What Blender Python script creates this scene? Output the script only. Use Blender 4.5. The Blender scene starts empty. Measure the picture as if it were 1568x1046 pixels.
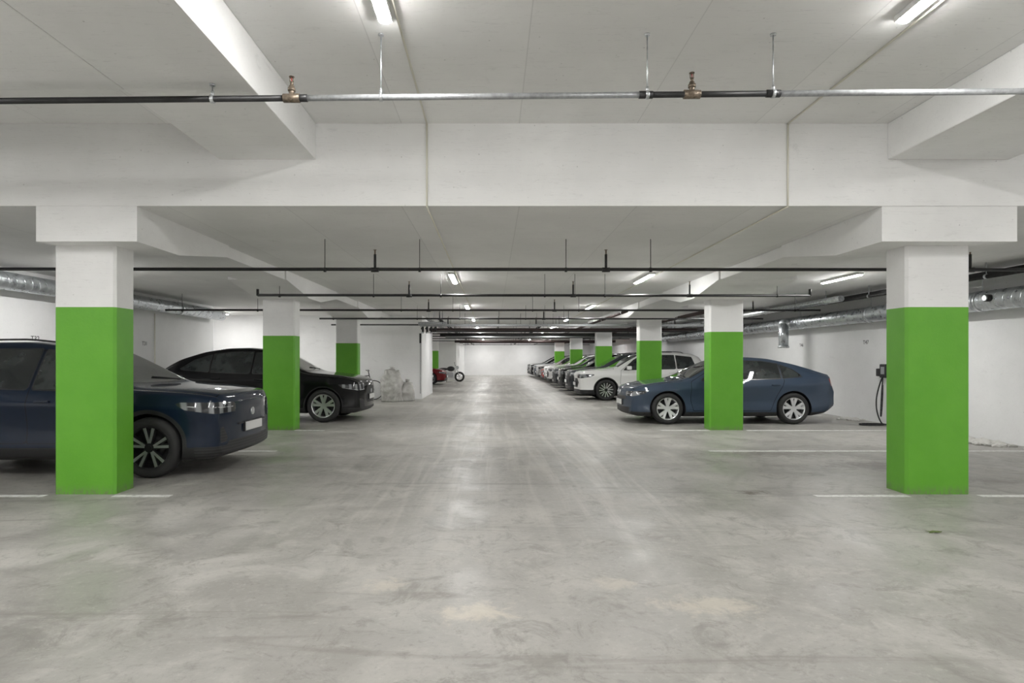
import bpy, bmesh, math, random, copy
import numpy as np
from mathutils import Vector, Matrix
random.seed(4); np.random.seed(4)
S=bpy.context.scene
C=S.collection
# ------------------------------------------------------------ node helpers
class NT:
    def __init__(s,name):
        m=bpy.data.materials.new(name); m.use_nodes=True
        s.m=m; s.t=m.node_tree; s.n=s.t.nodes; s.l=s.t.links
        s.b=s.n['Principled BSDF']
    def put(s,sock,v):
        if v is None: return
        if isinstance(v,bpy.types.NodeSocket): s.l.new(v,sock)
        else:
            if isinstance(v,(tuple,list)) and len(v)==3 and sock.type=='RGBA': v=(*v,1)
            sock.default_value=v
    def math(s,op,a,b=None,c=None,clamp=False):
        n=s.n.new('ShaderNodeMath'); n.operation=op; n.use_clamp=clamp
        s.put(n.inputs[0],a); s.put(n.inputs[1],b); s.put(n.inputs[2],c); return n.outputs[0]
    def mix(s,f,a,b,typ='MIX'):
        n=s.n.new('ShaderNodeMix'); n.data_type='RGBA'; n.blend_type=typ
        s.put(n.inputs[0],f); s.put(n.inputs[6],a); s.put(n.inputs[7],b); return n.outputs[2]
    def mixf(s,f,a,b):
        n=s.n.new('ShaderNodeMix'); n.data_type='FLOAT'
        s.put(n.inputs[0],f); s.put(n.inputs[2],a); s.put(n.inputs[3],b); return n.outputs[0]
    def obj(s):
        return s.n.new('ShaderNodeTexCoord').outputs['Object']
    def mapping(s,v,scale=(1,1,1),loc=(0,0,0),rot=(0,0,0)):
        n=s.n.new('ShaderNodeMapping'); s.put(n.inputs[0],v)
        n.inputs['Scale'].default_value=scale; n.inputs['Location'].default_value=loc; n.inputs['Rotation'].default_value=rot
        return n.outputs[0]
    def noise(s,v,scale,detail=6,rough=.6,dist=0):
        n=s.n.new('ShaderNodeTexNoise'); s.put(n.inputs['Vector'],v)
        n.inputs['Scale'].default_value=scale; n.inputs['Detail'].default_value=min(detail,5)
        n.inputs['Roughness'].default_value=rough; n.inputs['Distortion'].default_value=dist
        return n.outputs[0]
    def rng(s,v,a,b,c=0.,d=1.,smooth=True):
        n=s.n.new('ShaderNodeMapRange'); s.put(n.inputs[0],v)
        if smooth: n.interpolation_type='SMOOTHSTEP'
        for i,x in enumerate((a,b,c,d)): n.inputs[i+1].default_value=x
        return n.outputs[0]
    def bump(s,h,strength=.2,dist=.01):
        n=s.n.new('ShaderNodeBump'); s.put(n.inputs['Height'],h)
        n.inputs['Strength'].default_value=strength; n.inputs['Distance'].default_value=dist
        s.l.new(n.outputs[0],s.b.inputs['Normal'])
    def xyz(s,v):
        n=s.n.new('ShaderNodeSeparateXYZ'); s.put(n.inputs[0],v); return n.outputs
    def set(s,**k):
        M={'col':'Base Color','rough':'Roughness','metal':'Metallic','coat':'Coat Weight','spec':'Specular IOR Level','alpha':'Alpha','em':'Emission Color','ems':'Emission Strength','trans':'Transmission Weight'}
        for a,v in k.items(): s.put(s.b.inputs[M[a]],v)
        return s
def simple(name,col,rough=.5,metal=0,nz=.08,scale=12,**k):
    t=NT(name)
    if nz>.09:
        o=t.obj(); n=t.noise(o,scale,2)
        f=t.rng(n,.3,.7)
        t.set(col=t.mix(f,tuple(c*(1-nz) for c in col),tuple(min(1,c*(1+nz)) for c in col)))
    else: t.set(col=col)
    t.set(rough=rough,metal=metal,**k)
    return t.m
def wallpaint(name,col=(.80,.80,.795),joint=0,stain=.06,bump=.25):
    t=NT(name); o=t.obj()
    n1=t.noise(o,.8,4,.6); n2=t.noise(o,14,5,.65)
    c=t.mix(t.rng(n1,.35,.7),tuple(x*(1-stain) for x in col),col)
    c=t.mix(t.math('MULTIPLY',t.rng(n2,.6,.75),.3),c,tuple(x*.80 for x in col))
    st=t.noise(t.mapping(o,(1.6,1.6,5)),1.3,5,.7,.6)
    c=t.mix(t.math('MULTIPLY',t.rng(st,.62,.75),.32),c,tuple(x*.62 for x in col))
    if joint:
        X=t.xyz(o)
        fx=t.math('ABSOLUTE',t.math('SUBTRACT',t.math('FRACT',t.math('DIVIDE',t.math('ADD',X[0],.33),joint)),.5))
        ln=t.rng(fx,.0,.006,1,0)
        c=t.mix(t.math('MULTIPLY',ln,.5),c,tuple(x*.6 for x in col))
        pl=t.math('FRACT',t.math('MULTIPLY',t.math('FLOOR',t.math('ADD',t.math('DIVIDE',t.math('ADD',X[0],.33),joint),.5)),.37))
        c=t.mix(t.math('MULTIPLY',pl,.16),c,tuple(x*.7 for x in col))
    v=t.n.new('ShaderNodeTexVoronoi'); t.put(v.inputs['Vector'],o); v.inputs['Scale'].default_value=7
    pit=t.rng(v.outputs['Distance'],.0,.07,1,0)
    c=t.mix(t.math('MULTIPLY',pit,.7),c,tuple(x*.40 for x in col))
    sc=t.noise(t.mapping(o,(.5,6,9),(0,0,0),(0,.12,.1)),2.2,3,.6,.3)
    c=t.mix(t.rng(t.math('ABSOLUTE',t.math('SUBTRACT',sc,.5)),.0,.006,.28,0),c,tuple(x*.55 for x in col))
    t.set(col=c,rough=.8,spec=.25)
    t.bump(n2,bump,.008)
    return t.m
M_wall=wallpaint('white_wall_paint',(.88,.88,.88))
M_ceil=wallpaint('ceiling_concrete_paint',(.885,.885,.87),joint=1.2,stain=.07)
M_beam=wallpaint('beam_paint',(.875,.875,.865),stain=.08)
def greenpaint():
    t=NT('green_column_paint'); o=t.obj(); z=t.xyz(o)[2]
    n1=t.noise(o,3,5,.6); n2=t.noise(o,40,2,.6)
    c=t.mix(t.rng(n1,.3,.7),(.112,.370,.022),(.128,.400,.028))
    sc=t.noise(t.mapping(o,(9,9,3)),3,5,.75)
    low=t.rng(z,.0,.12,1,0)
    c=t.mix(t.math('MULTIPLY',low,t.rng(sc,.42,.6,.15,.8)),c,(.16,.2,.10))
    c=t.mix(t.rng(sc,.70,.74,0,.6),c,(.05,.12,.02))
    t.set(col=c,rough=.45); t.bump(n2,.12,.01); return t.m
M_green=greenpaint()
def floor_mat():
    t=NT('dusty_concrete'); o=t.obj(); X=t.xyz(o)
    big=t.noise(o,.45,5,.6,.5); mid=t.noise(o,1.5,5,.7,.6); fine=t.noise(o,22,5,.8)
    c=t.mix(t.rng(big,.40,.60),(.305,.296,.272),(.385,.374,.350))
    c=t.mix(t.rng(mid,.46,.64,0,.65),c,(.46,.445,.415))
    m2=t.noise(o,2.6,5,.78,1.0)
    c=t.mix(t.rng(m2,.50,.66,0,.6),c,(.215,.205,.185))
    m3=t.noise(o,6,5,.75,.5)
    c=t.mix(t.rng(m3,.56,.70,0,.35),c,(.49,.475,.445))
    m4=t.noise(t.mapping(o,(1,1,1),(7,3,0)),5,5,.8,1.4)
    c=t.mix(t.rng(m4,.58,.68,0,.45),c,(.20,.19,.17))
    c=t.mix(t.rng(fine,.54,.70,0,.45),c,(.195,.185,.17))
    c=t.mix(t.rng(fine,.30,.46,.4,0),c,(.53,.52,.49))
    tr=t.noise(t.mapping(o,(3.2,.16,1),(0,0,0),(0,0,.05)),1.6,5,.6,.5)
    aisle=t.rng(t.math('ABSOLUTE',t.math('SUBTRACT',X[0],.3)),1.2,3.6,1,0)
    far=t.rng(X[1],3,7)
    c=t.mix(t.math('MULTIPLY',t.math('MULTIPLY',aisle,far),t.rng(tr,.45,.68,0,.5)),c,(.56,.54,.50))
    tr2=t.noise(t.mapping(o,(.22,2.6,1),(3,1,0),(0,0,.12)),1.5,5,.65,1.2)
    c=t.mix(t.rng(tr2,.56,.70,0,.5),c,(.215,.20,.18))
    d=t.n.new('ShaderNodeVectorMath'); d.operation='DISTANCE'; t.put(d.inputs[0],o); d.inputs[1].default_value=(6.2,5.2,0)
    ring=t.math('FRACT',t.math('MULTIPLY',d.outputs['Value'],1.7))
    arc=t.math('MULTIPLY',t.rng(t.math('ABSOLUTE',t.math('SUBTRACT',ring,.5)),.0,.12,1,0),t.rng(big,.5,.65,0,.3))
    c=t.mix(arc,c,(.21,.20,.18))
    sn=t.noise(o,7,5,.76,.5)
    def spot(x,y,rx,ry,col,amt,seed):
        nonlocal c
        v=t.mapping(o,(1/rx,1/ry,0),(-x/rx,-y/ry,0))
        L=t.n.new('ShaderNodeVectorMath'); L.operation='LENGTH'; t.put(L.inputs[0],v)
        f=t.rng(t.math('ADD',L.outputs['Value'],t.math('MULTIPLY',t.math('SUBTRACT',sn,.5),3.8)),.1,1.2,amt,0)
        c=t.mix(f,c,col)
    sand=(.60,.55,.46)
    spot(-.09,3.36,.22,.17,sand,.62,1); spot(1.28,3.46,.30,.16,sand,.5,2); spot(-.69,3.78,.15,.12,sand,.42,3)
    spot(.78,3.8,.18,.12,sand,.35,4)
    spot(.25,2.8,.2,.12,(.19,.18,.16),.5,6); spot(2.79,6.4,.18,.11,(.11,.09,.07),.85,7)
    spot(5.2,8.0,.9,.35,(.15,.135,.12),.75,8); spot(4.3,9.0,1.2,.3,(.16,.145,.125),.65,9); spot(5.9,7.0,.6,.25,(.18,.16,.14),.65,10)
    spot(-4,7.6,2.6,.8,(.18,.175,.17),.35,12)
    spot(-2.6,3.0,.5,.6,(.20,.19,.18),.45,13)
    r=t.rng(mid,.35,.65,.34,.58)
    t.set(col=c,rough=r,spec=.45)
    t.bump(fine,.2,.008)
    return t.m
M_floor=floor_mat()
def line_mat():
    t=NT('worn_line_paint'); o=t.obj(); n=t.noise(o,11,5,.75)
    t.set(col=t.mix(t.rng(n,.46,.66),(.76,.76,.74),(.46,.45,.425)),rough=.6); return t.m
M_line=line_mat()
M_black=simple('black_pipe_paint',(.018,.018,.019),.45,0,.3)
M_grey=simple('grey_pipe_paint',(.36,.37,.38),.4,.3,.15,30)
M_steel=simple('galvanised_steel',(.62,.64,.66),.32,.9,.2,20)
M_brass=simple('bronze_fitting',(.20,.16,.12),.42,.6,.3,60)
M_red=simple('red_paint',(.35,.03,.02),.5)
M_redpipe=simple('dark_brown_pipe',(.045,.028,.026),.5)
M_cable=simple('cream_cable',(.74,.72,.62),.5)
M_plastic=simple('black_plastic',(.02,.02,.022),.55)
M_rubber=simple('tyre_rubber',(.022,.022,.022),.75)
M_alloy=simple('alloy_wheel',(.72,.73,.74),.28,.85,.05)
M_dkalloy=simple('dark_alloy',(.03,.03,.032),.35,.5)
M_whiteplastic=simple('white_plastic',(.78,.78,.77),.4)
def duct_mat():
    t=NT('spiral_duct_steel'); o=t.obj(); X=t.xyz(o)
    n=t.noise(o,9,2)
    a=t.math('ADD',t.math('MULTIPLY',X[1],6.0),t.math('MULTIPLY',X[2],1.2))
    rib=t.rng(t.math('ABSOLUTE',t.math('SUBTRACT',t.math('FRACT',a),.5)),.0,.08,1,0)
    t.set(col=t.mix(t.rng(n,.3,.7),(.50,.53,.56),(.66,.69,.71)),rough=t.rng(n,.3,.7,.25,.42),metal=.85)
    t.bump(rib,.6,.01); return t.m
M_duct=duct_mat()
def emis(name,st,col=(1,.99,.97)):
    t=NT(name); t.set(col=(.9,.9,.9),em=col,ems=st,rough=.5); return t.m
M_tube=emis('lamp_diffuser_glow',86)
# ------------------------------------------------------------ mesh builder
class MB:
    def __init__(s): s.bm=bmesh.new(); s.mats=[]
    def mi(s,m):
        if m not in s.mats: s.mats.append(m)
        return s.mats.index(m)
    def _fin(s,vs,m,smooth=False):
        i=s.mi(m); fs=set()
        for v in vs:
            for f in v.link_faces: fs.add(f)
        for f in fs: f.material_index=i; f.smooth=smooth
    def box(s,lo,hi,m,bevel=0,rot=None,seg=2):
        lo=Vector(lo);hi=Vector(hi); c=(lo+hi)/2; d=hi-lo
        mt=Matrix.Translation(c)@(rot.to_4x4() if rot else Matrix())@Matrix.Diagonal((d.x,d.y,d.z,1))
        r=bmesh.ops.create_cube(s.bm,size=1,matrix=mt); vs=r['verts']
        if bevel:
            es=list({e for v in vs for e in v.link_edges})
            r2=bmesh.ops.bevel(s.bm,geom=es,offset=bevel,segments=seg,affect='EDGES',profile=.6)
            vs=[v for v in r2['verts']]; fs=r2['faces']; i=s.mi(m); allf=set(fs)
            for v in vs:
                for f in v.link_faces: allf.add(f)
            for f in allf: f.material_index=i
            return
        s._fin(vs,m)
    def cyl(s,a,b,r,m,seg=16,r2=None,smooth=True):
        a=Vector(a);b=Vector(b);d=b-a; q=d.to_track_quat('Z','Y')
        mt=Matrix.Translation((a+b)/2)@q.to_matrix().to_4x4()
        x=bmesh.ops.create_cone(s.bm,cap_ends=True,segments=seg,radius1=r,radius2=r if r2 is None else r2,depth=d.length,matrix=mt)
        s._fin(x['verts'],m,smooth)
        for v in x['verts']:
            for f in v.link_faces:
                if len(f.verts)>4: f.smooth=False
    def sph(s,c,r,m,scale=(1,1,1),seg=16):
        mt=Matrix.Translation(c)@Matrix.Diagonal((*scale,1))
        x=bmesh.ops.create_uvsphere(s.bm,u_segments=seg,v_segments=seg//2,radius=r,matrix=mt); s._fin(x['verts'],m,True)
    def tube(s,pts,r,m,seg=8):
        for a,b in zip(pts[:-1],pts[1:]): s.cyl(a,b,r,m,seg)
        for p in pts[1:-1]: s.sph(p,r*1.0,m,seg=8)
    def lathe(s,prof,m,seg=40,axis='y',c=(0,0,0)):
        rings=[]
        for r,y in prof:
            rings.append([s.bm.verts.new((c[0]+r*math.cos(2*math.pi*k/seg),c[1]+y,c[2]+r*math.sin(2*math.pi*k/seg))) for k in range(seg)])
        i=s.mi(m)
        for A,B in zip(rings[:-1],rings[1:]):
            for k in range(seg):
                f=s.bm.faces.new((A[k],A[(k+1)%seg],B[(k+1)%seg],B[k])); f.material_index=i; f.smooth=True
    def poly(s,pts,m):
        f=s.bm.faces.new([s.bm.verts.new(p) for p in pts]); f.material_index=s.mi(m); return f
    def prism(s,pts,m,vec):
        v1=[s.bm.verts.new(p) for p in pts]; v2=[s.bm.verts.new(Vector(p)+Vector(vec)) for p in pts]
        i=s.mi(m); n=len(pts)
        for f in [s.bm.faces.new(v1),s.bm.faces.new(v2[::-1])]+[s.bm.faces.new((v1[k],v2[k],v2[(k+1)%n],v1[(k+1)%n])) for k in range(n)]: f.material_index=i
    def mesh(s,name,recalc=True):
        if recalc: bmesh.ops.recalc_face_normals(s.bm,faces=s.bm.faces)
        me=bpy.data.meshes.new(name); s.bm.to_mesh(me); s.bm.free()
        for m in s.mats: me.materials.append(m)
        return me
    def obj(s,name,parent=None,loc=(0,0,0)):
        o=bpy.data.objects.new(name,s.mesh(name)); C.objects.link(o); o.location=loc
        if parent: o.parent=parent
        return o
def simplebox(name,lo,hi,m,bevel=0):
    b=MB(); b.box(lo,hi,m,bevel); return b.obj(name)
# ------------------------------------------------------------ room shell
Y0,Y1=-7.0,53.0
XL,XR=-8.3,8.7
DB=6.08; HZ=3.83; LZ=2.99; CZ=2.63
simplebox('floor',(-13,Y0-.2,-.2),(XR+.2,Y1+.2,0),M_floor)
b=MB(); b.box((-13,Y0,HZ),(XR+.2,DB,HZ+.25),M_ceil); b.box((-13,DB,LZ),(XR+.2,Y1+.2,HZ+.25),M_ceil); b.obj('ceiling')
b=MB(); b.box((XL,DB-.012,LZ-.0),(XR,DB,HZ),M_beam,0); b.obj('ceiling_drop_fascia')
simplebox('wall_right',(XR,Y0-.2,0),(XR+.2,Y1+.2,HZ),M_wall)
b=MB(); b.box((XL-.2,Y0-.2,0),(XL,17.7,HZ),M_wall); b.box((-12.2,17.5,0),(XL-.2,17.7,LZ),M_wall)
b.box((-12.2,17.7,0),(-12,21.3,LZ),M_wall); b.box((XL-.2,25,0),(XL,41.5,LZ),M_wall); b.obj('wall_left')
b=MB(); b.box((-12.2,21.3,0),(-2.53,25,LZ),M_wall,.01); b.obj('wall_partition')
b=MB(); b.box((XL-.2,41.5,0),(-2.53,Y1,LZ),M_wall,.01); b.obj('wall_partition')
simplebox('wall_far',(-8.5,Y1,0),(XR,Y1+.2,HZ),M_wall)
simplebox('wall_behind',(-8.5,Y0-.2,0),(XR,Y0,HZ),M_wall)
simplebox('ceiling_beam',(-2.78,Y0,3.46),(-1.80,DB-.012,HZ),M_beam,.012)
simplebox('ceiling_beam',(4.02,Y0,3.46),(5.25,DB-.012,HZ),M_beam,.012)
simplebox('ceiling_beam',(-8.3,Y0,3.46),(-2.78,4.5,HZ),M_beam,.012)
colY=[6.3,12.0,17.8,25.2,33.5,42]
colYl=[6.3,12.0,17.6]
def colbeam(x0,x1,cx0,cx1,ys,yend):
    b=MB(); b.box((x0,DB+.01,2.83),(x1,yend,LZ),M_beam,.01)
    for i,y in enumerate(ys):
        y0=y-.22; y1=y+.6
        pts=[(cx0,y0,LZ),(cx0,y0,CZ),(cx0,y1,CZ),(cx0,y1+1.3,2.83),(cx0,y1+1.3,LZ)]
        if i: pts=[(cx0,y0-1.3,LZ),(cx0,y0-1.3,2.83)]+pts[1:]
        b.prism(pts,M_beam,(cx1-cx0,0,0))
    return b.obj('ceiling_beam')
colbeam(-4.5,-3.66,-4.66,-3.63,colYl,21.3)
colbeam(4.0,5.1,3.97,5.35,colY,Y1)
def column(x0,x1,y,h=CZ,g=1.98,d=.34):
    b=MB(); bm=b.bm; ch=.025
    ig=b.mi(M_green); iw=b.mi(M_beam)
    P=[(x0+ch,y),(x1-ch,y),(x1,y+ch),(x1,y+d-ch),(x1-ch,y+d),(x0+ch,y+d),(x0,y+d-ch),(x0,y+ch)]
    rings=[[bm.verts.new((p[0],p[1],z)) for p in P] for z in (0,g,h)]
    for k in range(2):
        for i in range(8):
            f=bm.faces.new((rings[k][i],rings[k][(i+1)%8],rings[k+1][(i+1)%8],rings[k+1][i])); f.material_index=(ig,iw)[k]
    bm.faces.new(rings[0][::-1]); bm.faces.new(rings[2])
    return b.obj('column')
for y in colYl: column(-4.64,-3.99,y,g=1.98 if y<10 else 1.90)
for y in colY: column(4.37,5.05,y,g=1.98)
column(-4.3,-3.62,39.5,LZ)
b=MB()
for y in (6.22,9.25,11.92,15.05,17.5,20.8,23.7,26.6,29.5,32.4,35.3):
    segs=[(3.36,8.3)] if y not in(6.22,11.92) else [(3.36,4.34),(5.08,8.3)]
    for a,c in segs: b.box((a,y-.045,.001),(c,y+.045,.004),M_line)
    if y<17:
        for a,c in ([(-8.2,-3.36)] if y not in(6.22,11.92) else [(-8.2,-4.67),(-3.96,-3.36)]): b.box((a,y-.045,.001),(c,y+.045,.004),M_line)
b.obj('parking_lines')
# ------------------------------------------------------------ lamps
def lampmesh():
    b=MB()
    b.box((-.052,-.615,.040),(.052,.615,.084),M_whiteplastic,.006)
    n=9; pr=[(-.046+.092*k/(n-1)) for k in range(n)]
    prof=[(x,-.600,.042-.017*math.sqrt(max(0,1-(x/.046)**2))) for x in pr]
    b.prism(prof,M_tube,(0,1.20,0))
    return b.mesh('fluorescent_lamp')
LM=lampmesh()
def lamp(x,y,z):
    o=bpy.data.objects.new('fluorescent_lamp',LM); C.objects.link(o); o.location=(x,y,z-.085); return o
for y in (3.56,-1.6,-5.5):
    for x in (-.75,2.86): lamp(x,y,HZ)
    lamp(7.1,y,HZ)
for x,y in ((-4.0,3.3),(-6.9,3.0),(-5.6,-1.6),(-5.6,-5.5)): lamp(x,y,3.46)  # first two are added out of frame to brighten the fascia
for y in (11.3,17.5,23,29,35,41,46.5,51):  # farthest pair is added to lift the dark far wall
    for x in (-.75,2.86): lamp(x,y,LZ)
for y in (11.3,17.2,24,32,40,48): lamp(6.6,y,LZ)  # past the nearest lamp this row is added for illumination
lamp(-6.6,10.0,LZ); lamp(-6.6,18.7,LZ); lamp(-9.0,19.6,LZ); lamp(-6.2,30,LZ); lamp(-6.2,37,LZ)  # all but the recess lamp are hidden extras added to light the left side
# ------------------------------------------------------------ cables on ceiling
for x in (-.67,3.0):
    b=MB(); r=.009
    b.cyl((x,-6,HZ-r),(x,DB-.03,HZ-r),r,M_cable,8)
    b.cyl((x,DB-.022,HZ-r),(x,DB-.022,LZ-r),r,M_cable,8)
    b.cyl((x,DB-.02,LZ-r),(x,45,LZ-r),r,M_cable,8)
    b.obj('ceiling_cable')
# ------------------------------------------------------------ sprinkler pipes
def z1(x): return 3.37+x*.0095
b=MB(); Yp=4.4
segs=[(-8.2,-1.42,M_black),(-1.42,.93+.2,M_grey),(1.13,2.07,M_black),(2.07,8.6,M_grey)]
for a,c,m in segs: b.cyl((a,Yp,z1(a)),(c,Yp,z1(c)),.022,m,14)
for px in (-1.42,1.13,2.07,-6.2,5.6): b.cyl((px-.05,Yp,z1(px)),(px+.05,Yp,z1(px)),.027,M_black,14)
for px in (-2.07,-.825,1.14,2.07):
    ht=3.458 if px<-1.8 else HZ-.002
    b.cyl((px,Yp,z1(px)),(px,Yp,ht),.005,M_steel,8)
    b.cyl((px-.012,Yp,z1(px)),(px+.012,Yp,z1(px)),.031,M_steel,14)
    b.cyl((px,Yp,z1(px)+.025),(px,Yp,z1(px)+.06),.012,M_steel,8)
    b.cyl((px,Yp,ht-.01),(px,Yp,ht),.022,M_steel,8)
for px in (-1.485,1.47):
    z=z1(px)
    b.cyl((px-.06,Yp,z),(px+.06,Yp,z),.032,M_brass,14)
    b.cyl((px,Yp,z),(px,Yp,z+.09),.02,M_brass,12); b.cyl((px,Yp,z+.05),(px,Yp,z+.075),.028,M_brass,6)
    b.cyl((px,Yp,z+.09),(px,Yp,z+.12),.013,M_brass,10); b.cyl((px-.012,Yp,z+.12),(px-.012,Yp,z+.155),.004,M_brass,6)
    b.cyl((px+.012,Yp,z+.12),(px+.012,Yp,z+.155),.004,M_brass,6); b.cyl((px,Yp,z+.12),(px,Yp,z+.15),.004,M_red,6)
    b.cyl((px,Yp,z+.155),(px,Yp,z+.16),.02,M_brass,12)
b.obj('sprinkler_main_pipe')
rows=[(7.74,-7.8,8.1),(10.9,-4.3,5.8),(14.2,-7.8,7.8),(17.2,-5.0,7.8),(20.3,-5.5,7.8),(24.,-2.4,7.8),(27.3,-7.8,7.8),(30.5,-7.8,7.8),(34,-7.8,7.8),(38,-7.8,7.8),(43,-2.4,7.8),(48,-2.4,7.8)]
for k,(y,xa,xb) in enumerate(rows):
    b=MB(); z=2.59; m=M_black
    b.cyl((xa,y,z+.01),(xb,y,z),.024 if k else .022,m,12)
    for px in (-2.18,-.95,.95,2.05,xa+.4,xb-.6,-5.6 if xa<-6 else 1.5,):
        top=LZ-.002 if not (3.9<px<5.4 or -4.7<px<-3.6) else 2.8
        b.cyl((px,y,z),(px,y,top),.005,M_black,6); b.cyl((px-.015,y,z),(px+.015,y,z),.03,M_black,10)
    for px in (-1.53,1.47,6.2 if xb>7 else 3.6):
        b.cyl((px,y,z),(px,y,z+.2),.017,M_black,8); b.cyl((px-.05,y,z),(px+.05,y,z),.031,M_black,10)
        b.cyl((px,y,z+.2),(px,y,z+.26),.01,M_brass,8); b.cyl((px,y,z+.255),(px,y,z+.26),.022,M_brass,8)
    if k==1:
        b.cyl((xb,y,z),(xb,y,z+.12),.024,m,10); b.cyl((xa,y,z),(xa,y,z+.12),.024,m,10)
    b.obj('sprinkler_pipe')
def lpipe(name,x,z,ya,yb,r,m):
    b=MB(); b.cyl((x,ya,z),(x,yb,z),r,m,14)
    y=ya+.6
    while y<yb:
        b.cyl((x,y,z),(x,y,LZ-.002),.006,M_steel,6); b.cyl((x,y-.02,z),(x,y+.02,z),r*1.15,M_steel,12); y+=3
    return b.obj(name)
lpipe('water_pipe',-2.1,2.72,19,52,.045,M_grey); lpipe('water_pipe',-1.75,2.72,20,52,.05,M_black)
lpipe('water_pipe',3.6,2.72,16,52,.04,M_redpipe); lpipe('water_pipe',1.9,2.75,24,52,.05,M_black)
lpipe('water_pipe',5.8,2.72,15,52,.055,M_redpipe)
for y,z,r,m in ((18.9,2.5,.04,M_grey),(21.6,2.5,.05,M_redpipe),(22.6,2.5,.05,M_black),(26,2.5,.07,M_black),(29,2.5,.05,M_grey),(36,2.5,.08,M_redpipe)):
    b=MB(); b.cyl((-2.3,y,z),(7.4,y,z),r,m,12)
    for px in (-1.6,0.2,2.4,6.6): b.cyl((px,y,z),(px,y,LZ-.002),.008,M_black,6)
    b.obj('water_pipe')
b=MB()
for i in range(4):
    x=-2.3+i*.14
    b.cyl((x,19.6,2.6),(x,19.6,2.30),.035,M_black,10); b.cyl((x,19.6,2.28),(x,19.6,2.32),.055,M_steel,12); b.cyl((x,19.48,2.43),(x,19.6,2.43),.02,M_red,8); b.cyl((x,19.48,2.43),(x,19.47,2.43),.05,M_black,12)
b.cyl((-2.45,19.6,2.6),(-1.5,19.6,2.6),.05,M_grey,12); b.cyl((-1.95,19.6,2.6),(-1.95,19.6,LZ-.002),.01,M_steel,6)
b.obj('valve_manifold')
# ------------------------------------------------------------ ducts
def duct(x,z,r,ya,yb,step=3.0):
    b=MB(); b.cyl((x,ya,z),(x,yb,z),r,M_duct,28)
    y=ya+1.2
    while y<yb:
        b.cyl((x,y-.03,z),(x,y+.03,z),r+.012,M_steel,28)
        b.cyl((x,y,z+r),(x,y,LZ if y>DB else HZ),.006,M_steel,6); y+=step
    return b
duct(-8.02,2.72,.15,2,17.6).obj('ventilation_duct')
b=duct(8.38,2.42,.17,3,30)
b.cyl((8.1,16.6,2.42),(8.1,16.6,1.75),.13,M_duct,20); b.cyl((8.1,16.6,1.8),(8.1,16.6,1.74),.15,M_steel,20); b.cyl((8.1,16.6,2.42),(8.38,16.6,2.42),.13,M_duct,20); b.sph((8.1,16.6,2.42),.13,M_duct)
b.cyl((8.14,9.85,2.44),(8.22,9.85,2.44),.06,M_plastic,16); b.cyl((8.12,9.85,2.44),(8.16,9.85,2.44),.045,M_steel,16)
b.obj('ventilation_duct')
lpipe('wall_pipe',8.42,2.86,7,50,.06,M_black); lpipe('wall_pipe',8.18,2.83,8,50,.055,M_black); lpipe('wall_pipe',7.95,2.76,9,50,.035,M_black)
lpipe('wall_pipe',7.6,2.75,13,50,.07,M_steel)
# ------------------------------------------------------------ EV charger + cable
b=MB()
b.box((8.54,12.95,1.02),(8.695,13.17,1.32),M_plastic,.02); b.box((8.535,13.0,1.1),(8.55,13.12,1.26),M_grey,.004)
b.box((8.56,13.2,1.05),(8.695,13.32,1.22),M_plastic,.015)
pts=[]
for i in range(25):
    a=i/24; pts.append((8.5-.12*math.sin(a*math.pi),13.0+.05*math.sin(a*6),1.05-1.03*math.sin(a*math.pi/2)))
b.tube(pts,.014,M_plastic)
pts=[(8.56,13.1,1.05)]+[(8.42+.1*math.cos(i/18*math.pi*2),12.9+.12*math.cos(i/18*6.28),.62+.42*math.sin(math.pi/2+i/18*math.pi*1.7)) for i in range(19)]
b.tube(pts,.014,M_plastic)
pts=[(8.3+.28*math.cos(i/20*6.28*1.6)-.1,12.85+.16*math.sin(i/20*6.28*1.6),.016+.012*(i/20)) for i in range(21)]
b.tube(pts,.014,M_plastic)
b.obj('ev_charger')
def label(txt,loc,rz,size=.13):
    cu=bpy.data.curves.new('t','FONT'); cu.body=txt; cu.size=size; cu.extrude=.001
    o=bpy.data.objects.new('tmp',cu); C.objects.link(o)
    bpy.context.view_layer.update()
    me=bpy.data.meshes.new_from_object(o.evaluated_get(bpy.context.evaluated_depsgraph_get()))
    bpy.data.objects.remove(o)
    me.materials.clear(); me.materials.append(M_plastic)
    o=bpy.data.objects.new('wall_label',me); C.objects.link(o); o.location=loc; o.rotation_euler=(math.pi/2,0,rz)
label('T32',(XL+.003,10.7,1.76),math.pi/2); label('T31',(XL+.003,14.1,1.76),math.pi/2)
label('T47',(XR-.003,14.0,1.78),-math.pi/2); label('T46',(XR-.003,16.9,1.78),-math.pi/2)
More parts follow.
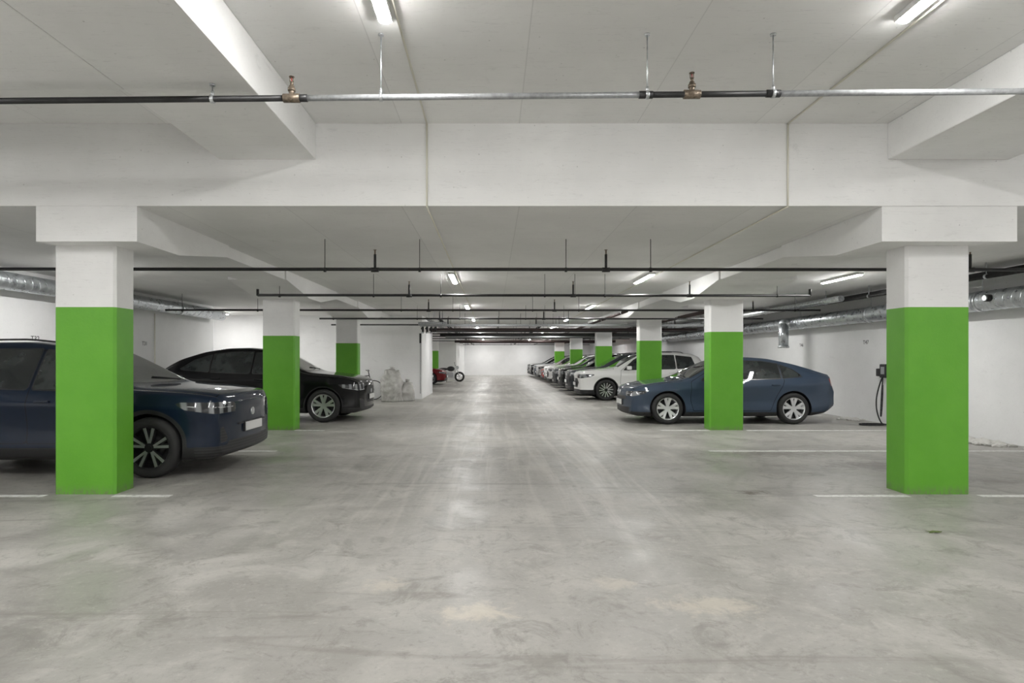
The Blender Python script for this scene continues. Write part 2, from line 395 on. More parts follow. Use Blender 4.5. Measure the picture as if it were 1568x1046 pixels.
# ------------------------------------------------------------ CARS
def sdpoly(px,pz,poly):
    P=np.array(poly,float); n=len(P); d=np.full(px.shape,1e9); s=np.ones(px.shape)
    for i in range(n):
        a=P[i]; bb=P[i-1]; e=bb-a; wx=px-a[0]; wz=pz-a[1]
        t=np.clip((wx*e[0]+wz*e[1])/(e@e),0,1); dx=wx-e[0]*t; dz=wz-e[1]*t
        d=np.minimum(d,dx*dx+dz*dz)
        c1=pz>=a[1]; c2=pz<bb[1]; c3=(e[0]*wz)>(e[1]*wx)
        fl=(c1&c2&c3)|(~c1&~c2&~c3); s=np.where(fl,-s,s)
    return -s*np.sqrt(d)
def carpaint(name):
    t=NT(name)
    oi=t.n.new('ShaderNodeObjectInfo')
    def at(n):
        a=t.n.new('ShaderNodeAttribute'); a.attribute_name=n; return a.outputs['Fac']
    o=t.obj()
    base=oi.outputs['Color']
    seam=None
    for n in ('door1','door2','hood'):
        q=t.rng(t.math('ABSOLUTE',at(n)),.003,.0055,1,0)
        seam=q if seam is None else t.math('MAXIMUM',seam,q)
    col=t.mix(seam,base,(.003,.003,.003))
    e=.003
    trim=t.rng(at('trim'),-e,e); glass=t.rng(at('glass'),-e,e); gl2=t.rng(at('glass'),-.02,-.017)
    hl=t.rng(at('hl'),-e,e); tl=t.rng(at('tl'),-e,e); pl=t.rng(at('plate'),-e,e); led=t.rng(at('led'),-.002,.002)
    X=t.xyz(o)
    mesh=t.math('FRACT',t.math('MULTIPLY',X[2],28.))
    nose=t.rng(X[0],.33,.34,1,0)
    gm=t.math('MULTIPLY',nose,t.rng(t.math('ABSOLUTE',t.math('SUBTRACT',mesh,.5)),.2,.3,1,0))
    tcol=t.mix(gm,(.014,.014,.015),(.035,.035,.037))
    col=t.mix(trim,col,tcol); col=t.mix(gl2,col,(.010,.010,.011))
    gcol=t.mix(t.rng(t.noise(o,2.6,3),.42,.6),(.010,.013,.014),(.035,.042,.042))
    col=t.mix(glass,col,gcol)
    cell=t.rng(t.math('ABSOLUTE',t.math('SUBTRACT',t.math('FRACT',t.math('MULTIPLY',t.math('ADD',X[1],X[0]),5.5)),.5)),.12,.3)
    col=t.mix(hl,col,t.mix(cell,(.24,.25,.26),(.03,.032,.035))); col=t.mix(led,col,(.5,.51,.52)); col=t.mix(tl,col,(.30,.010,.010)); col=t.mix(pl,col,(.8,.8,.8))
    r=t.mixf(trim,.5,.5); r=t.mixf(gl2,r,.3); r=t.mixf(glass,r,.03); r=t.mixf(hl,r,.08); r=t.mixf(tl,r,.12); r=t.mixf(pl,r,.4)
    anyf=t.math('MAXIMUM',trim,t.math('MAXIMUM',gl2,t.math('MAXIMUM',hl,t.math('MAXIMUM',tl,pl))))
    t.set(col=col,rough=r,metal=t.mixf(anyf,.08,0.),spec=t.mixf(anyf,.08,.5),coat=t.mixf(t.math('MAXIMUM',trim,pl),.85,0.))
    t.b.inputs['Coat Roughness'].default_value=.03; t.b.inputs['Coat IOR'].default_value=1.42
    return t.m
M_car=carpaint('car_body_paint')
def smooth_fn(keys,L,sgm=.03):
    g=np.arange(-.1,L+.1001,.005); k=np.array(keys,float)
    v=np.interp(g,k[:,0],k[:,1])
    def sm(v,sg,n):
        ker=np.exp(-.5*(np.arange(-n,n+1)/sg)**2); ker/=ker.sum(); return np.convolve(np.pad(v,n,'edge'),ker,'valid')
    a=sm(v,2.,8); b=sm(v,16.,48)
    w=np.clip((np.minimum(g,L-g)-.15)/.35,0,1); vv=a*(1-w)+b*w
    return lambda x: np.interp(x,g,vv)
def carbody(name,P):
    L=P['L']
    top=smooth_fn(P['top'],L); belt0=smooth_fn(P['belt'],L); bot=smooth_fn(P['bot'],L); hw=smooth_fn(P['hw'],L)
    belt=lambda x: np.minimum(belt0(x),top(x)-.035)
    xs=np.concatenate([[0,.004,.01,.018,.03,.045,.062,.08],np.arange(.1,L-.1,.025),L-np.array([.1,.08,.062,.045,.03,.018,.01,.004,0])])
    th=P.get('tumble',.42)
    we=lambda x: hw(x)*.93-np.maximum(top(x)-belt(x)-.05,0)*th-.05
    def section(x):
        w=float(hw(x)); zb=float(bot(x)); zt=float(top(x)); zl=float(belt(x)); H=zl-zb; gh=zt-zl; e=float(we(x))
        er=min(.07,gh*.45)
        k=min(1,min(x,L-x)/.5)
        K=[(0,zb),(w*.5,zb),(w*.88,zb),(w*.962,zb+.05*min(1,H*2)),(w*.99,zb+.20*H),(w*(.985-.022*k),zb+.40*H),(w*(.985-.015*k),zb+.60*H),(w*1.0,zb+.80*H),(w*.995,zb+.86*H),
           (w*.94,zl+min(.012,gh*.2)),(w*.93-(w*.93-e)*.5,zl+gh*.5),(e+.005,zt-er),(e-.06,zt-er*.26),(e*.55,zt-er*.03),(0,zt)]
        K=np.array(K); out=[]; n=len(K)
        for i in range(n-1):
            p0=np.array([-K[1][0],K[1][1]]) if i==0 else K[i-1]
            p1=K[i];p2=K[i+1]; p3=K[i+2] if i+2<n else np.array([-K[n-2][0],K[n-2][1]])
            tn=.18 if i in (7,8,9) else .34
            for t in np.linspace(0,1,5)[:-1]:
                m1=(p2-p0)*tn; m2=(p3-p1)*tn
                d=np.linalg.norm(p2-p1)+1e-6
                for mm in (m1,m2):
                    q=np.linalg.norm(mm)
                    if q>d: mm*=d/q
                h00=2*t**3-3*t**2+1;h10=t**3-2*t**2+t;h01=-2*t**3+3*t**2;h11=t**3-t**2
                out.append(h00*p1+h10*m1+h01*p2+h11*m2)
        out.append(K[-1]); return np.array(out)
    bm=bmesh.new(); rings=[]
    for x in xs:
        s=section(x); half=[(x,-y,z) for y,z in s]; other=[(x,y,z) for y,z in s[1:-1][::-1]]
        rings.append([Vector(p) for p in half+other])
    def shrink(r,steps):
        c=sum(r,Vector())/len(r); 
        return [[c+(p-c)*k for p in r] for k in steps]
    st=[.06,.15,.25,.35,.45,.55,.65,.75,.83,.9,.96]
    rings=shrink(rings[0],st)+rings+shrink(rings[-1],st[::-1])
    bow=P.get('bow',.10)
    for r in rings:
        for p in r:
            if p.x<.6: p.x+=bow*(abs(p.y)/.9)**2.2*(1-p.x/.6)
            if p.x>L-.6: p.x-=bow*.8*(abs(p.y)/.9)**2.2*(1-(L-p.x)/.6)
    V=[[bm.verts.new(p) for p in r] for r in rings]; n=len(V[0])
    for A,B in zip(V[:-1],V[1:]):
        for k in range(n): bm.faces.new((A[k],A[(k+1)%n],B[(k+1)%n],B[k]))
    bm.faces.new(V[0]); bm.faces.new(V[-1][::-1])
    bmesh.ops.recalc_face_normals(bm,faces=bm.faces)
    me=bpy.data.meshes.new(name); bm.to_mesh(me); bm.free()
    o=bpy.data.objects.new(name,me); C.objects.link(o)
    R=P['R']; wx=P['wx']; ar=R+.045
    cm=MB(); W=P['W']
    for x in wx:
        for sgn in (-1,1):
            cm.cyl((x,sgn*(W-.33),R),(x,sgn*(W+.3),R),ar,M_plastic,72)
    co=bpy.data.objects.new('cut',cm.mesh('cut')); C.objects.link(co)
    md=o.modifiers.new('b','BOOLEAN'); md.operation='DIFFERENCE'; md.object=co; md.solver='EXACT'
    bpy.context.view_layer.update()
    m2=bpy.data.meshes.new_from_object(o.evaluated_get(bpy.context.evaluated_depsgraph_get()))
    bpy.data.objects.remove(o); bpy.data.objects.remove(co)
    m2.name=name
    m2.materials.clear(); m2.materials.append(M_car); m2.materials.append(M_plastic)
    N=len(m2.vertices); co=np.empty(N*3,np.float32); m2.vertices.foreach_get('co',co); co=co.reshape(-1,3).astype(float)
    x,y,z=co.T; ay=np.abs(y)
    side=ay-(we(x)-.03)
    g=np.full(N,-1.)
    for poly in P['win']: g=np.maximum(g,np.minimum(sdpoly(x,z,poly),side))
    a0,a1=P['ws']; b0,b1=P['rw']
    lim=we(x)-.045-ay
    g=np.maximum(g,np.minimum.reduce([x-a0-.10*(ay/.8)**2,a1-x,lim,z-belt(x)-.02])); g=np.maximum(g,np.minimum.reduce([x-b0,b1-x,lim-.03,z-belt(x)]))
    tr=np.full(N,-1.)
    for cx in wx: tr=np.maximum(tr,(ar+P['arch'])-np.hypot(x-cx,z-R))
    tr=np.maximum(tr,P['sill']-z)
    for poly in P['grille']: tr=np.maximum(tr,np.minimum(sdpoly(ay,z,poly),.35-x))
    hl=np.full(N,-1.); led=np.full(N,-1.)
    for poly in P['hl']: hl=np.maximum(hl,np.minimum(sdpoly(x,z,poly),ay-P['hly']))
    for poly in P['led']: led=np.maximum(led,np.minimum(sdpoly(x,z,poly),ay-P['hly']-.03))
    tl=np.minimum(sdpoly(x,z,P['tl']),ay-P.get('tly',.3))
    pl=np.minimum.reduce([.26-ay,z-P['plate']-.1,P['plate']+.215-z,x-L+.3])
    d1=np.where(side>-.02,sdpoly(x,z,P['door1']),-1); d2=np.where(side>-.02,sdpoly(x,z,P['door2']),-1)
    hx0,hx1,hin=P['hood']; hood=np.where((z>belt(x)-.1),np.minimum.reduce([x-hx0-bow*(ay/.9)**2,hx1-x,hw(x)-hin-ay]),-1)
    for nme,arr in (('glass',g),('trim',tr),('hl',hl),('led',led),('tl',tl),('plate',pl),('door1',d1),('door2',d2),('hood',hood)):
        at=m2.attributes.new(nme,'FLOAT','POINT'); at.data.foreach_set('value',arr.astype(np.float32))
    inside=np.zeros(N,bool)
    for cx in wx: inside|=(np.hypot(x-cx,z-R)<ar+.003)
    for p in m2.polygons:
        p.material_index=1 if all(inside[v] for v in p.vertices) else 0
        p.use_smooth=True
    m2.set_sharp_from_angle(angle=math.radians(38))
    return m2,(top,belt,bot,hw,we)
def wheelmesh(name,R,spokes,m1,m2,pair=True,rimf=.70,w=.115):
    b=MB(); rr=R*rimf
    b.lathe([(rr,-w*.80),(rr+.01,-w*.93),(rr+(R-rr)*.5,-w),(R-.03,-w*.93),(R-.008,-w*.72),(R,-w*.5),(R,w*.5),(R-.008,w*.72),(R-.03,w*.93),(rr,w*.8),(rr,-w*.80)],M_rubber,48)
    for q in (-.45,-.15,.15,.45): b.lathe([(R+.0005,w*q-.004),(R+.0005,w*q+.004)],M_plastic,48)
    b.lathe([(rr+.002,-w*.86),(rr-.012,-w*.84),(rr-.022,-w*.6),(rr-.03,w*.3)],m1 if m1 is m2 else M_dkalloy,48)
    b.lathe([(rr-.028,w*.1),(.001,w*.1)],M_plastic,48)
    b.lathe([(rr*.62,w*.02),(rr*.62,-w*.1),(rr*.3,-w*.1)],M_dkalloy,32)
    b.cyl((0,w*.1,0),(0,-w*.72,0),.065,m2,20); b.cyl((0,-w*.72,0),(0,-w*.78,0),.034,m2,20)
    for k in range(spokes):
        a=2*math.pi*k/spokes+.3
        offs=(-.11,.11) if pair else (0,)
        for of in offs:
            a0=a+of*.5; a1=a+of*2.0
            for mm,wd,yy in ((m2,.040,-.0),(m1,.022,-.006)):
                p0=Vector((math.cos(a0)*.045,0,math.sin(a0)*.045)); p1=Vector((math.cos(a1)*(rr-.012),0,math.sin(a1)*(rr-.012)))
                d=(p1-p0).normalized(); t=Vector((-d.z,0,d.x))
                y0=-w*.66+yy; y1=-w*.80+yy
                q=[p0-t*wd*.6+Vector((0,y0,0)),p0+t*wd*.6+Vector((0,y0,0)),p1+t*wd*.8+Vector((0,y1,0)),p1-t*wd*.8+Vector((0,y1,0))]
                b.prism(q,mm,(0,.035,0))
    return b.mesh(name)
SPECS={}
SPECS['suv']=dict(L=4.43,W=.93,R=.365,wx=(.88,3.58),arch=.05,sill=.37,bow=.12,
 top=[(-.1,.84),(0,.88),(.02,.965),(.05,1.0),(.2,1.03),(.5,1.06),(.8,1.08),(1.12,1.10),(1.22,1.125),(1.6,1.35),(1.95,1.54),(2.2,1.62),(2.6,1.66),(3.3,1.65),(3.8,1.59),(4.0,1.52),(4.2,1.26),(4.33,1.05),(4.40,.9),(4.43,.8)],
 belt=[(-.1,.76),(0,.80),(.03,.89),(.08,.93),(.3,.965),(.7,.99),(1.2,1.01),(2.5,1.03),(3.4,1.07),(4.0,1.11),(4.3,1.0),(4.43,.75)],
 bot=[(-.1,.30),(0,.28),(.05,.24),(.15,.21),(.5,.2),(3.9,.22),(4.2,.28),(4.38,.38),(4.43,.42)],
 hw=[(-.1,.78),(0,.80),(.03,.845),(.1,.88),(.25,.91),(.5,.925),(.9,.93),(3.6,.93),(4.0,.91),(4.25,.86),(4.38,.80),(4.43,.72)],
 win=[[(1.45,1.05),(2.30,1.07),(2.30,1.54),(2.12,1.52),(1.82,1.37)],[(2.37,1.07),(3.2,1.10),(3.2,1.54),(2.37,1.55)],[(3.27,1.11),(3.75,1.19),(3.7,1.40),(3.55,1.50),(3.27,1.53)]],
 ws=(1.20,2.10),rw=(3.98,4.26),
 grille=[[(-.1,.30),(.56,.30),(.60,.42),(-.1,.42)],[(.60,.42),(.76,.40),(.76,.60),(.70,.60)]],
 hl=[[(.0,.775),(.10,.765),(.44,.82),(.56,.89),(.50,.91),(.10,.905),(.0,.89)]],led=[[(.0,.83),(.42,.855),(.42,.865),(.0,.842)]],hly=.46,
 tl=[(4.05,.86),(4.45,.84),(4.45,.98),(4.15,1.05),(4.1,1.35),(3.98,1.4),(4.02,1.0)],tly=.55,plate=.50,
 door1=[(1.38,.42),(1.30,.60),(1.32,1.01),(1.85,1.38),(2.1,1.53),(2.335,1.55),(2.335,.42)],door2=[(2.335,.42),(2.335,1.55),(3.2,1.55),(3.24,1.0),(3.1,.66),(3.02,.42)],
 hood=(.06,1.12,.13))
SPECS['coupe']=dict(L=4.85,W=.965,R=.375,wx=(.89,3.80),arch=.02,sill=.33,bow=.14,
 top=[(-.1,.74),(0,.80),(.02,.90),(.06,.95),(.2,1.0),(.5,1.06),(.9,1.10),(1.25,1.13),(1.38,1.18),(1.8,1.43),(2.1,1.59),(2.35,1.665),(2.7,1.70),(3.2,1.69),(3.7,1.61),(4.2,1.45),(4.55,1.28),(4.7,1.19),(4.78,1.05),(4.85,.88)],
 belt=[(-.1,.64),(0,.70),(.03,.82),(.1,.90),(.3,.95),(.7,1.0),(1.3,1.04),(2.5,1.07),(3.6,1.11),(4.3,1.13),(4.65,1.05),(4.85,.75)],
 bot=[(-.1,.30),(0,.28),(.05,.24),(.15,.21),(.5,.2),(4.2,.22),(4.6,.28),(4.8,.38),(4.85,.42)],
 hw=[(-.1,.76),(0,.78),(.03,.83),(.1,.88),(.25,.92),(.5,.955),(.9,.965),(3.9,.965),(4.4,.93),(4.7,.87),(4.85,.74)],
 win=[[(1.62,1.09),(2.5,1.11),(2.5,1.58),(2.3,1.56),(1.98,1.41)],[(2.57,1.11),(3.45,1.14),(3.45,1.54),(3.1,1.58),(2.57,1.60)],[(3.5,1.145),(4.15,1.20),(3.86,1.41),(3.5,1.52)]],
 ws=(1.34,2.2),rw=(3.75,4.55),
 grille=[[(-.1,.42),(.36,.42),(.44,.56),(.38,.80),(-.1,.80)],[(.5,.28),(.76,.28),(.78,.54),(.56,.50)],[(-.1,.27),(.7,.27),(.7,.32),(-.1,.32)]],
 hl=[[(.0,.74),(.12,.72),(.46,.78),(.56,.86),(.12,.86),(.0,.84)]],led=[[(.0,.735),(.12,.72),(.46,.785),(.46,.80),(.12,.738),(.0,.752)]],hly=.50,
 tl=[(4.35,.92),(4.86,.88),(4.86,1.0),(4.45,1.04)],plate=.50,
 door1=[(1.46,.36),(1.40,.60),(1.42,1.05),(2.0,1.43),(2.25,1.58),(2.535,1.63),(2.535,.36)],door2=[(2.535,.36),(2.535,1.63),(3.2,1.61),(3.47,1.54),(3.5,1.0),(3.36,.70),(3.2,.36)],
 hood=(.08,1.25,.13))
SPECS['fastback']=dict(L=4.66,W=.92,R=.345,wx=(.86,3.62),arch=.0,sill=.27,bow=.16,
 top=[(-.1,.62),(0,.66),(.02,.75),(.06,.79),(.2,.84),(.5,.895),(.9,.945),(1.2,.975),(1.33,1.01),(1.8,1.26),(2.1,1.39),(2.4,1.465),(2.75,1.485),(3.2,1.45),(3.7,1.34),(4.1,1.22),(4.4,1.13),(4.56,1.09),(4.62,1.0),(4.66,.86)],
 belt=[(-.1,.52),(0,.57),(.03,.67),(.1,.74),(.3,.80),(.7,.86),(1.3,.91),(2.5,.94),(3.5,.98),(4.3,1.03),(4.55,1.0),(4.66,.75)],
 bot=[(-.1,.26),(0,.24),(.05,.20),(.15,.175),(.5,.165),(4.0,.18),(4.4,.24),(4.6,.34),(4.66,.38)],
 hw=[(-.1,.72),(0,.74),(.03,.79),(.1,.84),(.25,.88),(.5,.91),(.9,.92),(3.7,.92),(4.2,.89),(4.5,.84),(4.66,.74)],
 win=[[(1.62,.965),(2.45,.98),(2.45,1.37),(2.25,1.35),(1.92,1.20)],[(2.52,.98),(3.35,1.01),(3.35,1.32),(3.0,1.375),(2.52,1.39)],[(3.40,1.015),(3.82,1.055),(3.64,1.20),(3.40,1.30)]],
 ws=(1.30,2.2),rw=(3.55,4.38),
 grille=[[(-.1,.52),(.46,.52),(.46,.60),(-.1,.60)],[(-.1,.26),(.6,.26),(.66,.36),(-.1,.36)]],
 hl=[[(.0,.62),(.10,.605),(.36,.67),(.46,.745),(.10,.72),(.0,.70)]],led=[[(.0,.65),(.34,.695),(.34,.71),(.0,.665)]],hly=.46,
 tl=[(4.48,.84),(4.7,.82),(4.7,.99),(4.42,1.0)],plate=.40,
 door1=[(1.42,.30),(1.36,.55),(1.38,.93),(1.95,1.25),(2.2,1.37),(2.485,1.40),(2.485,.30)],door2=[(2.485,.30),(2.485,1.40),(3.0,1.385),(3.37,1.32),(3.42,.95),(3.25,.62),(3.1,.30)],
 hood=(.06,1.2,.13))
sp=copy.deepcopy(SPECS['suv'])
sp.update(L=4.66,wx=(.95,3.64),arch=.03,
 top=[(-.1,.80),(0,.84),(.02,.94),(.06,.97),(.2,1.01),(.5,1.05),(.9,1.09),(1.2,1.12),(1.33,1.16),(1.7,1.38),(2.05,1.56),(2.3,1.63),(2.7,1.67),(3.4,1.67),(3.95,1.63),(4.25,1.54),(4.42,1.28),(4.55,1.08),(4.62,.9),(4.66,.8)],
 belt=[(-.1,.72),(0,.76),(.03,.86),(.1,.91),(.3,.95),(.7,.99),(1.3,1.02),(2.5,1.05),(3.6,1.07),(4.3,1.10),(4.5,1.0),(4.66,.75)],
 bot=[(-.1,.30),(0,.28),(.05,.24),(.15,.21),(.5,.2),(4.1,.22),(4.4,.28),(4.6,.38),(4.66,.42)],
 hw=[(-.1,.76),(0,.78),(.03,.83),(.1,.87),(.25,.90),(.5,.925),(.9,.93),(3.8,.93),(4.2,.91),(4.45,.86),(4.6,.80),(4.66,.72)],
 win=[[(1.58,1.06),(2.42,1.08),(2.42,1.55),(2.2,1.53),(1.93,1.38)],[(2.49,1.08),(3.35,1.10),(3.35,1.56),(2.49,1.56)],[(3.42,1.105),(4.05,1.15),(3.95,1.49),(3.42,1.55)]],
 ws=(1.30,2.16),rw=(4.22,4.5),
 tl=[(4.25,.92),(4.66,.9),(4.66,1.04),(4.3,1.08)],
 door1=[(1.52,.42),(1.44,.60),(1.46,1.03),(1.95,1.40),(2.2,1.54),(2.455,1.57),(2.455,.42)],door2=[(2.455,.42),(2.455,1.57),(3.35,1.57),(3.40,1.0),(3.2,.66),(3.1,.42)],hood=(.1,1.22,.13),
 grille=[[(-.1,.44),(.46,.44),(.60,.62),(.45,.76),(-.1,.76)],[(-.1,.28),(.66,.28),(.66,.38),(-.1,.38)]])
SPECS['bigsuv']=sp
CM={}
for k,P in SPECS.items(): CM[k]=carbody('body_'+k,P)
WM={'suv':wheelmesh('wheel_suv',.365,5,M_alloy,M_dkalloy),'coupe':wheelmesh('wheel_coupe',.375,5,M_alloy,M_alloy,True),
    'fastback':wheelmesh('wheel_fastback',.345,5,M_alloy,M_alloy,True),'bigsuv':wheelmesh('wheel_big',.365,7,M_alloy,M_dkalloy,True)}
def car(kind,xf,yc,direction,color):
    P=SPECS[kind]; me,(top,belt,bot,hw,we)=CM[kind]
    e=bpy.data.objects.new('car',None); C.objects.link(e); e.location=(xf,yc,0)
    e.rotation_euler=(0,0,0 if direction>0 else math.pi)
    def ch(name,m,loc=(0,0,0),rz=0):
        o=bpy.data.objects.new(name,m); C.objects.link(o); o.parent=e; o.location=loc; o.rotation_euler=(0,0,rz); o.color=(*color,1); return o
    ch('body',me)
    for i,x in enumerate(P['wx']):
        ch('wheel_%d'%(i*2+1),WM[kind],(x,-(P['W']-.125),P['R']))
        ch('wheel_%d'%(i*2+2),WM[kind],(x,(P['W']-.125),P['R']),math.pi)
    key='_d_'+kind
    if key not in CM:
        t=NT('car_detail_paint_'+kind); oi=t.n.new('ShaderNodeObjectInfo'); t.set(col=oi.outputs['Color'],rough=.4,metal=.05,coat=.85,spec=.1); mp=t.m
        b=MB(); xm=P['win'][0][0][0]+.14
        for s in (-1,1):
            yb=float(hw(xm))*.93*s; zb=float(belt(xm))
            lo=(xm-.075,min(yb+.05*s,yb+.27*s),zb+.035); hi=(xm+.06,max(yb+.05*s,yb+.27*s),zb+.165)
            b.box(lo,hi,mp,.035,seg=4)
            b.box((xm-.03,min(yb-.03*s,yb+.09*s),zb+.01),(xm+.03,max(yb-.03*s,yb+.09*s),zb+.045),M_plastic,.008)
            b.box((xm+.058,min(yb+.07*s,yb+.25*s),zb+.05),(xm+.064,max(yb+.07*s,yb+.25*s),zb+.15),M_steel,.002)
            for dn in ('door1','door2'):
                xr=max(p[0] for p in P[dn])-.20
                zz=float(belt(xr))-.10; w=float(hw(xr))
                b.box((xr-.09,min(w*.975*s,(w*1.0+.024)*s),zz-.012),(xr+.09,max(w*.975*s,(w*1.0+.024)*s),zz+.012),mp,.007)
            if kind in('suv','bigsuv'):
                x0,x1=2.15,3.75
                pts=[(x,(float(we(x))-.075)*s,float(top(x))+(.02 if x0+.05<x<x1-.05 else -.03)) for x in np.linspace(x0,x1,14)]
                b.tube(pts,.012,M_plastic)
        b.cyl((P['ws'][0]+.05,-.55,float(top(P['ws'][0]+.05))+.0),(P['ws'][0]+.12,.05,float(top(P['ws'][0]+.12))+.01),.008,M_plastic,6)
        zp=P['plate']
        zc={'suv':.74,'coupe':.68,'fastback':.68,'bigsuv':.70}[kind]
        b.cyl((-.012,0,zc),(.03,0,zc),.05,M_steel,20)
        if kind=='suv':
            b.box((-.006,-.42,.60),(.03,.42,.62),M_plastic,.002)
        b.box((-.030,-.26,zp),(.03,.26,zp+.112),M_whiteplastic,.004)
        b.box((-.018,-.275,zp-.010),(.04,.275,zp+.122),M_plastic,.004)
        b.box((.5,-.6,.19),(P['L']-.6,.6,.3),M_plastic)
        CM[key]=b.mesh('details_'+kind)
    ch('trim_details',CM[key])
    return e
navy=(.006,.014,.032); black=(.003,.003,.004); slate=(.042,.062,.095); white=(.78,.78,.77); silver=(.42,.42,.42); dgrey=(.03,.033,.038)
car('suv',-3.24,8.03,-1,navy)
car('coupe',-2.93,14.35,-1,black)
car('fastback',2.97,13.93,1,slate)
car('bigsuv',2.95,21.4,1,white)
car('bigsuv',2.95,24.0,1,dgrey)
car('suv',3.0,27.2,1,black)
car('coupe',3.0,30,1,dgrey)
car('bigsuv',3.0,33,1,white); car('suv',3.1,36,1,white); car('fastback',3.1,38.6,1,(.4,.02,.02)); car('suv',3.0,41.2,1,silver); car('bigsuv',3.0,44,1,slate); car('suv',2.9,47,1,black); car('suv',2.9,50,1,dgrey)
car('fastback',-3.3,27.5,-1,silver); car('suv',-3.1,30.6,-1,dgrey); car('fastback',-2.6,33.7,-1,(.16,.01,.012))
# ------------------------------------------------------------ motorcycle
def moto(x,y):
    b=MB()
    for cx in (-.65,.65):
        b.lathe([(.30,-.05),(.31,-.06),(.2,-.05),(.2,.05),(.31,.06),(.32,0),(.31,-.06)],M_rubber,28,c=(cx,0,.32))
        for k in range(6):
            a=k*math.pi/3; b.cyl((cx,0,.32),(cx+.22*math.cos(a),0,.32+.22*math.sin(a)),.012,M_steel,6)
        b.cyl((cx,-.07,.32),(cx,.07,.32),.04,M_steel,12)
    for s in (-.08,.08):
        b.cyl((.65,s,.32),(.42,s,.98),.022,M_steel,8); b.cyl((-.65,s,.32),(-.1,s,.45),.025,M_plastic,8)
    b.sph((.1,0,.82),.2,M_plastic,(1.25,.7,.8)); b.sph((-.35,0,.80),.2,M_plastic,(1.7,.7,.4)); b.box((-.25,-.15,.28),(.3,.15,.62),M_steel,.05)
    b.cyl((.4,-.36,1.03),(.4,.36,1.03),.016,M_plastic,8); b.sph((.52,0,.9),.1,M_steel); b.cyl((-.75,.12,.4),(.1,.12,.3),.04,M_steel,10)
    b.sph((-.7,0,.78),.1,M_red,(1.6,.6,.5)); b.cyl((.38,-.3,1.03),(.36,-.32,1.18),.008,M_plastic,6); b.sph((.36,-.32,1.2),.05,M_plastic,(.4,1.2,.8))
    b.cyl((-.1,-.08,.3),(-.15,-.3,.0),.015,M_plastic,6)
    o=b.obj('motorcycle'); o.location=(x,y,0); return o
moto(-2.75,37.6)
# ------------------------------------------------------------ bicycle
def bike(x,y,rz):
    b=MB()
    for cx in (-.52,.52):
        b.lathe([(.33,-.015),(.345,0),(.33,.015),(.315,0),(.33,-.015)],M_rubber,36,c=(cx,0,.345))
        for k in range(14):
            a=k*math.pi/7; b.cyl((cx,0,.345),(cx+.32*math.cos(a),0,.345+.32*math.sin(a)),.0025,M_steel,4)
        b.cyl((cx,-.05,.345),(cx,.05,.345),.02,M_steel,10)
    F=M_plastic
    bb=(-.05,0,.3); seat=(-.2,0,.8); head=(.36,0,.85); hl=(.40,0,.70)
    for p,q in ((bb,seat),(bb,hl),(seat,head),(seat,(-.52,0,.345)),(bb,(-.52,0,.345)),(head,hl),(hl,(.52,0,.345)),(head,(.33,0,1.0)),(seat,(-.23,0,.92))): b.cyl(p,q,.017,F,8)
    b.tube([(.28,-.3,1.05),(.34,-.2,1.02),(.33,0,1.0),(.34,.2,1.02),(.28,.3,1.05)],.013,F); b.sph((-.23,0,.94),.1,F,(1.3,.7,.3))
    b.cyl((-.05,-.08,.3),(-.05,.08,.3),.05,M_steel,12); b.cyl((-.05,-.09,.3),(.1,-.09,.22),.01,M_steel,6)
    o=b.obj('bicycle'); o.location=(x,y,0); o.rotation_euler=(0,0,rz)
bike(-4.7,20.9,.1)
# ------------------------------------------------------------ plastic bags
def sheet():
    t=NT('crumpled_plastic_sheet'); o=t.obj(); n=t.noise(o,3,5,.7,1.0)
    t.set(col=t.mix(t.rng(n,.35,.65),(.38,.37,.35),(.60,.59,.57)),rough=.3,spec=.6); t.bump(n,.3,.04); return t.m
M_sheet=sheet()
def crumple(cx,cy,sx,sy,h,seed,top=.8):
    bm=bmesh.new(); r=bmesh.ops.create_cube(bm,size=1); bmesh.ops.subdivide_edges(bm,edges=bm.edges,cuts=22,use_grid_fill=True)
    from mathutils import noise as NZ
    for v in bm.verts:
        p=v.co.copy(); k=(p.z+.5)
        L=(abs(p.x*2)**3+abs(p.y*2)**3)**(1/3)
        if L>0: 
            m=max(abs(p.x*2),abs(p.y*2)); p.x*=m/L; p.y*=m/L
        f=(1-(1-top)*k)*(1-.35*max(0,k-.8)/.2*max(abs(p.x),abs(p.y)))*(1+.14*math.sin(k*3.1))
        dome=-.12*h*(min(1,(p.x*p.x+p.y*p.y)*4)) if k>.99 else 0
        q=Vector((p.x*sx*f,p.y*sy*f,k*h+dome*k))
        n=NZ.noise_vector(q*2.0+Vector((seed,0,0)))*.09+NZ.noise_vector(q*6+Vector((seed,3,0)))*.04
        q+=Vector((n.x,n.y,n.z*.7 if k>.1 else 0)); q.z=max(q.z,0.0); v.co=q+Vector((cx,cy,0))
    for f in bm.faces: f.smooth=True
    return bm
b=MB(); i=b.mi(M_sheet)
for a in ((-3.42,20.2,.72,.5,1.12,1,.75),(-2.95,20.5,.54,.45,.66,7,.85)):
    bb=crumple(*a); me=bpy.data.meshes.new('t'); bb.to_mesh(me); bb.free(); b.bm.from_mesh(me)
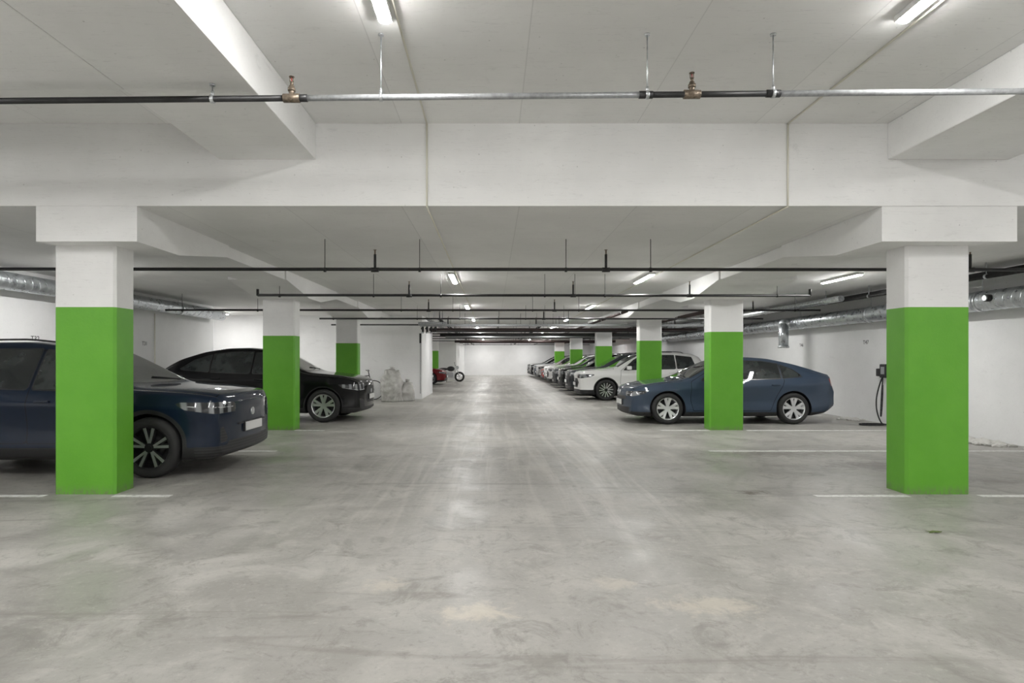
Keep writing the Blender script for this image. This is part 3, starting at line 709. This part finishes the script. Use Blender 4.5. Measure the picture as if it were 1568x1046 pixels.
# tied necks of the bags
b.cyl((-3.42,20.2,1.02),(-3.40,20.2,1.16),.05,M_sheet,12,r2=.09); b.cyl((-2.95,20.5,.60),(-2.93,20.5,.74),.045,M_sheet,12,r2=.08)
b.obj('plastic_bags')
b=MB(); b.box((-2.62,21.27,2.0),(-2.56,21.3,2.35),M_plastic,.004); b.box((-2.60,21.275,.2),(-2.575,21.298,2.0),M_grey,.003); b.obj('wall_cable_channel')
b=MB(); ML=simple('leaf_green',(.12,.16,.05),.6)
pts=[(math.cos(a)*.05*(1+.35*math.cos(5*a)),math.sin(a)*.035*(1+.35*math.cos(5*a)),.006+.004*math.sin(3*a)) for a in np.linspace(0,2*math.pi,30)[:-1]]
b.poly(pts,ML); b.cyl((.04,0,.006),(.08,.015,.005),.002,ML,5); o=b.obj('fallen_leaf'); o.location=(3.64,4.92,0)
def rub(cx,cy,n,rx,ry,seed):
    random.seed(seed); b=MB(); m=simple('plaster_rubble',(.6,.59,.56),.8)
    for i in range(n):
        x=random.gauss(0,rx*.45); y=random.gauss(0,ry*.45); s=random.uniform(.012,.06)
        x=min(x,8.60-cx)
        mt=Matrix.Translation((cx+x,cy+y,s*.35))@Matrix.Rotation(random.random()*6,4,'Z')@Matrix.Diagonal((s*1.4,s,s*.6,1))
        r=bmesh.ops.create_icosphere(b.bm,subdivisions=1,radius=1,matrix=mt)
        for v in r['verts']: v.co+=Vector((random.uniform(-.2,.2),random.uniform(-.2,.2),0))*s
        b._fin(r['verts'],m)
    b.obj('plaster_rubble')
rub(8.35,10.2,170,.35,.7,1); rub(8.45,14.1,60,.2,.4,2)
b=MB(); b.cyl((XL+.02,9.2,0.0),(XL+.02,9.2,2.55),.012,M_cable,8); b.cyl((XL+.02,14.6,0.0),(XL+.02,14.6,2.55),.012,M_cable,8); b.obj('wall_conduit')
b=MB(); b.cyl((XR-.02,13.06,1.33),(XR-.02,13.06,2.78),.012,M_cable,8); b.cyl((XR-.02,11.3,0),(XR-.02,11.3,2.78),.012,M_cable,8); b.obj('wall_conduit')
# ------------------------------------------------------------ world, camera
w=bpy.data.worlds.new('world'); S.world=w; w.use_nodes=True
w.node_tree.nodes['Background'].inputs[0].default_value=(.8,.85,.9,1); w.node_tree.nodes['Background'].inputs[1].default_value=.3
cam=bpy.data.cameras.new('camera'); co=bpy.data.objects.new('camera',cam); C.objects.link(co); S.camera=co
cam.sensor_width=36; cam.lens=20.95; cam.clip_start=.05
cam.shift_x=.01875; cam.shift_y=.0172
co.location=(0,0,1.43); co.rotation_euler=(math.pi/2,0,0)
S.view_settings.view_transform='Standard'
S.view_settings.exposure=0.95
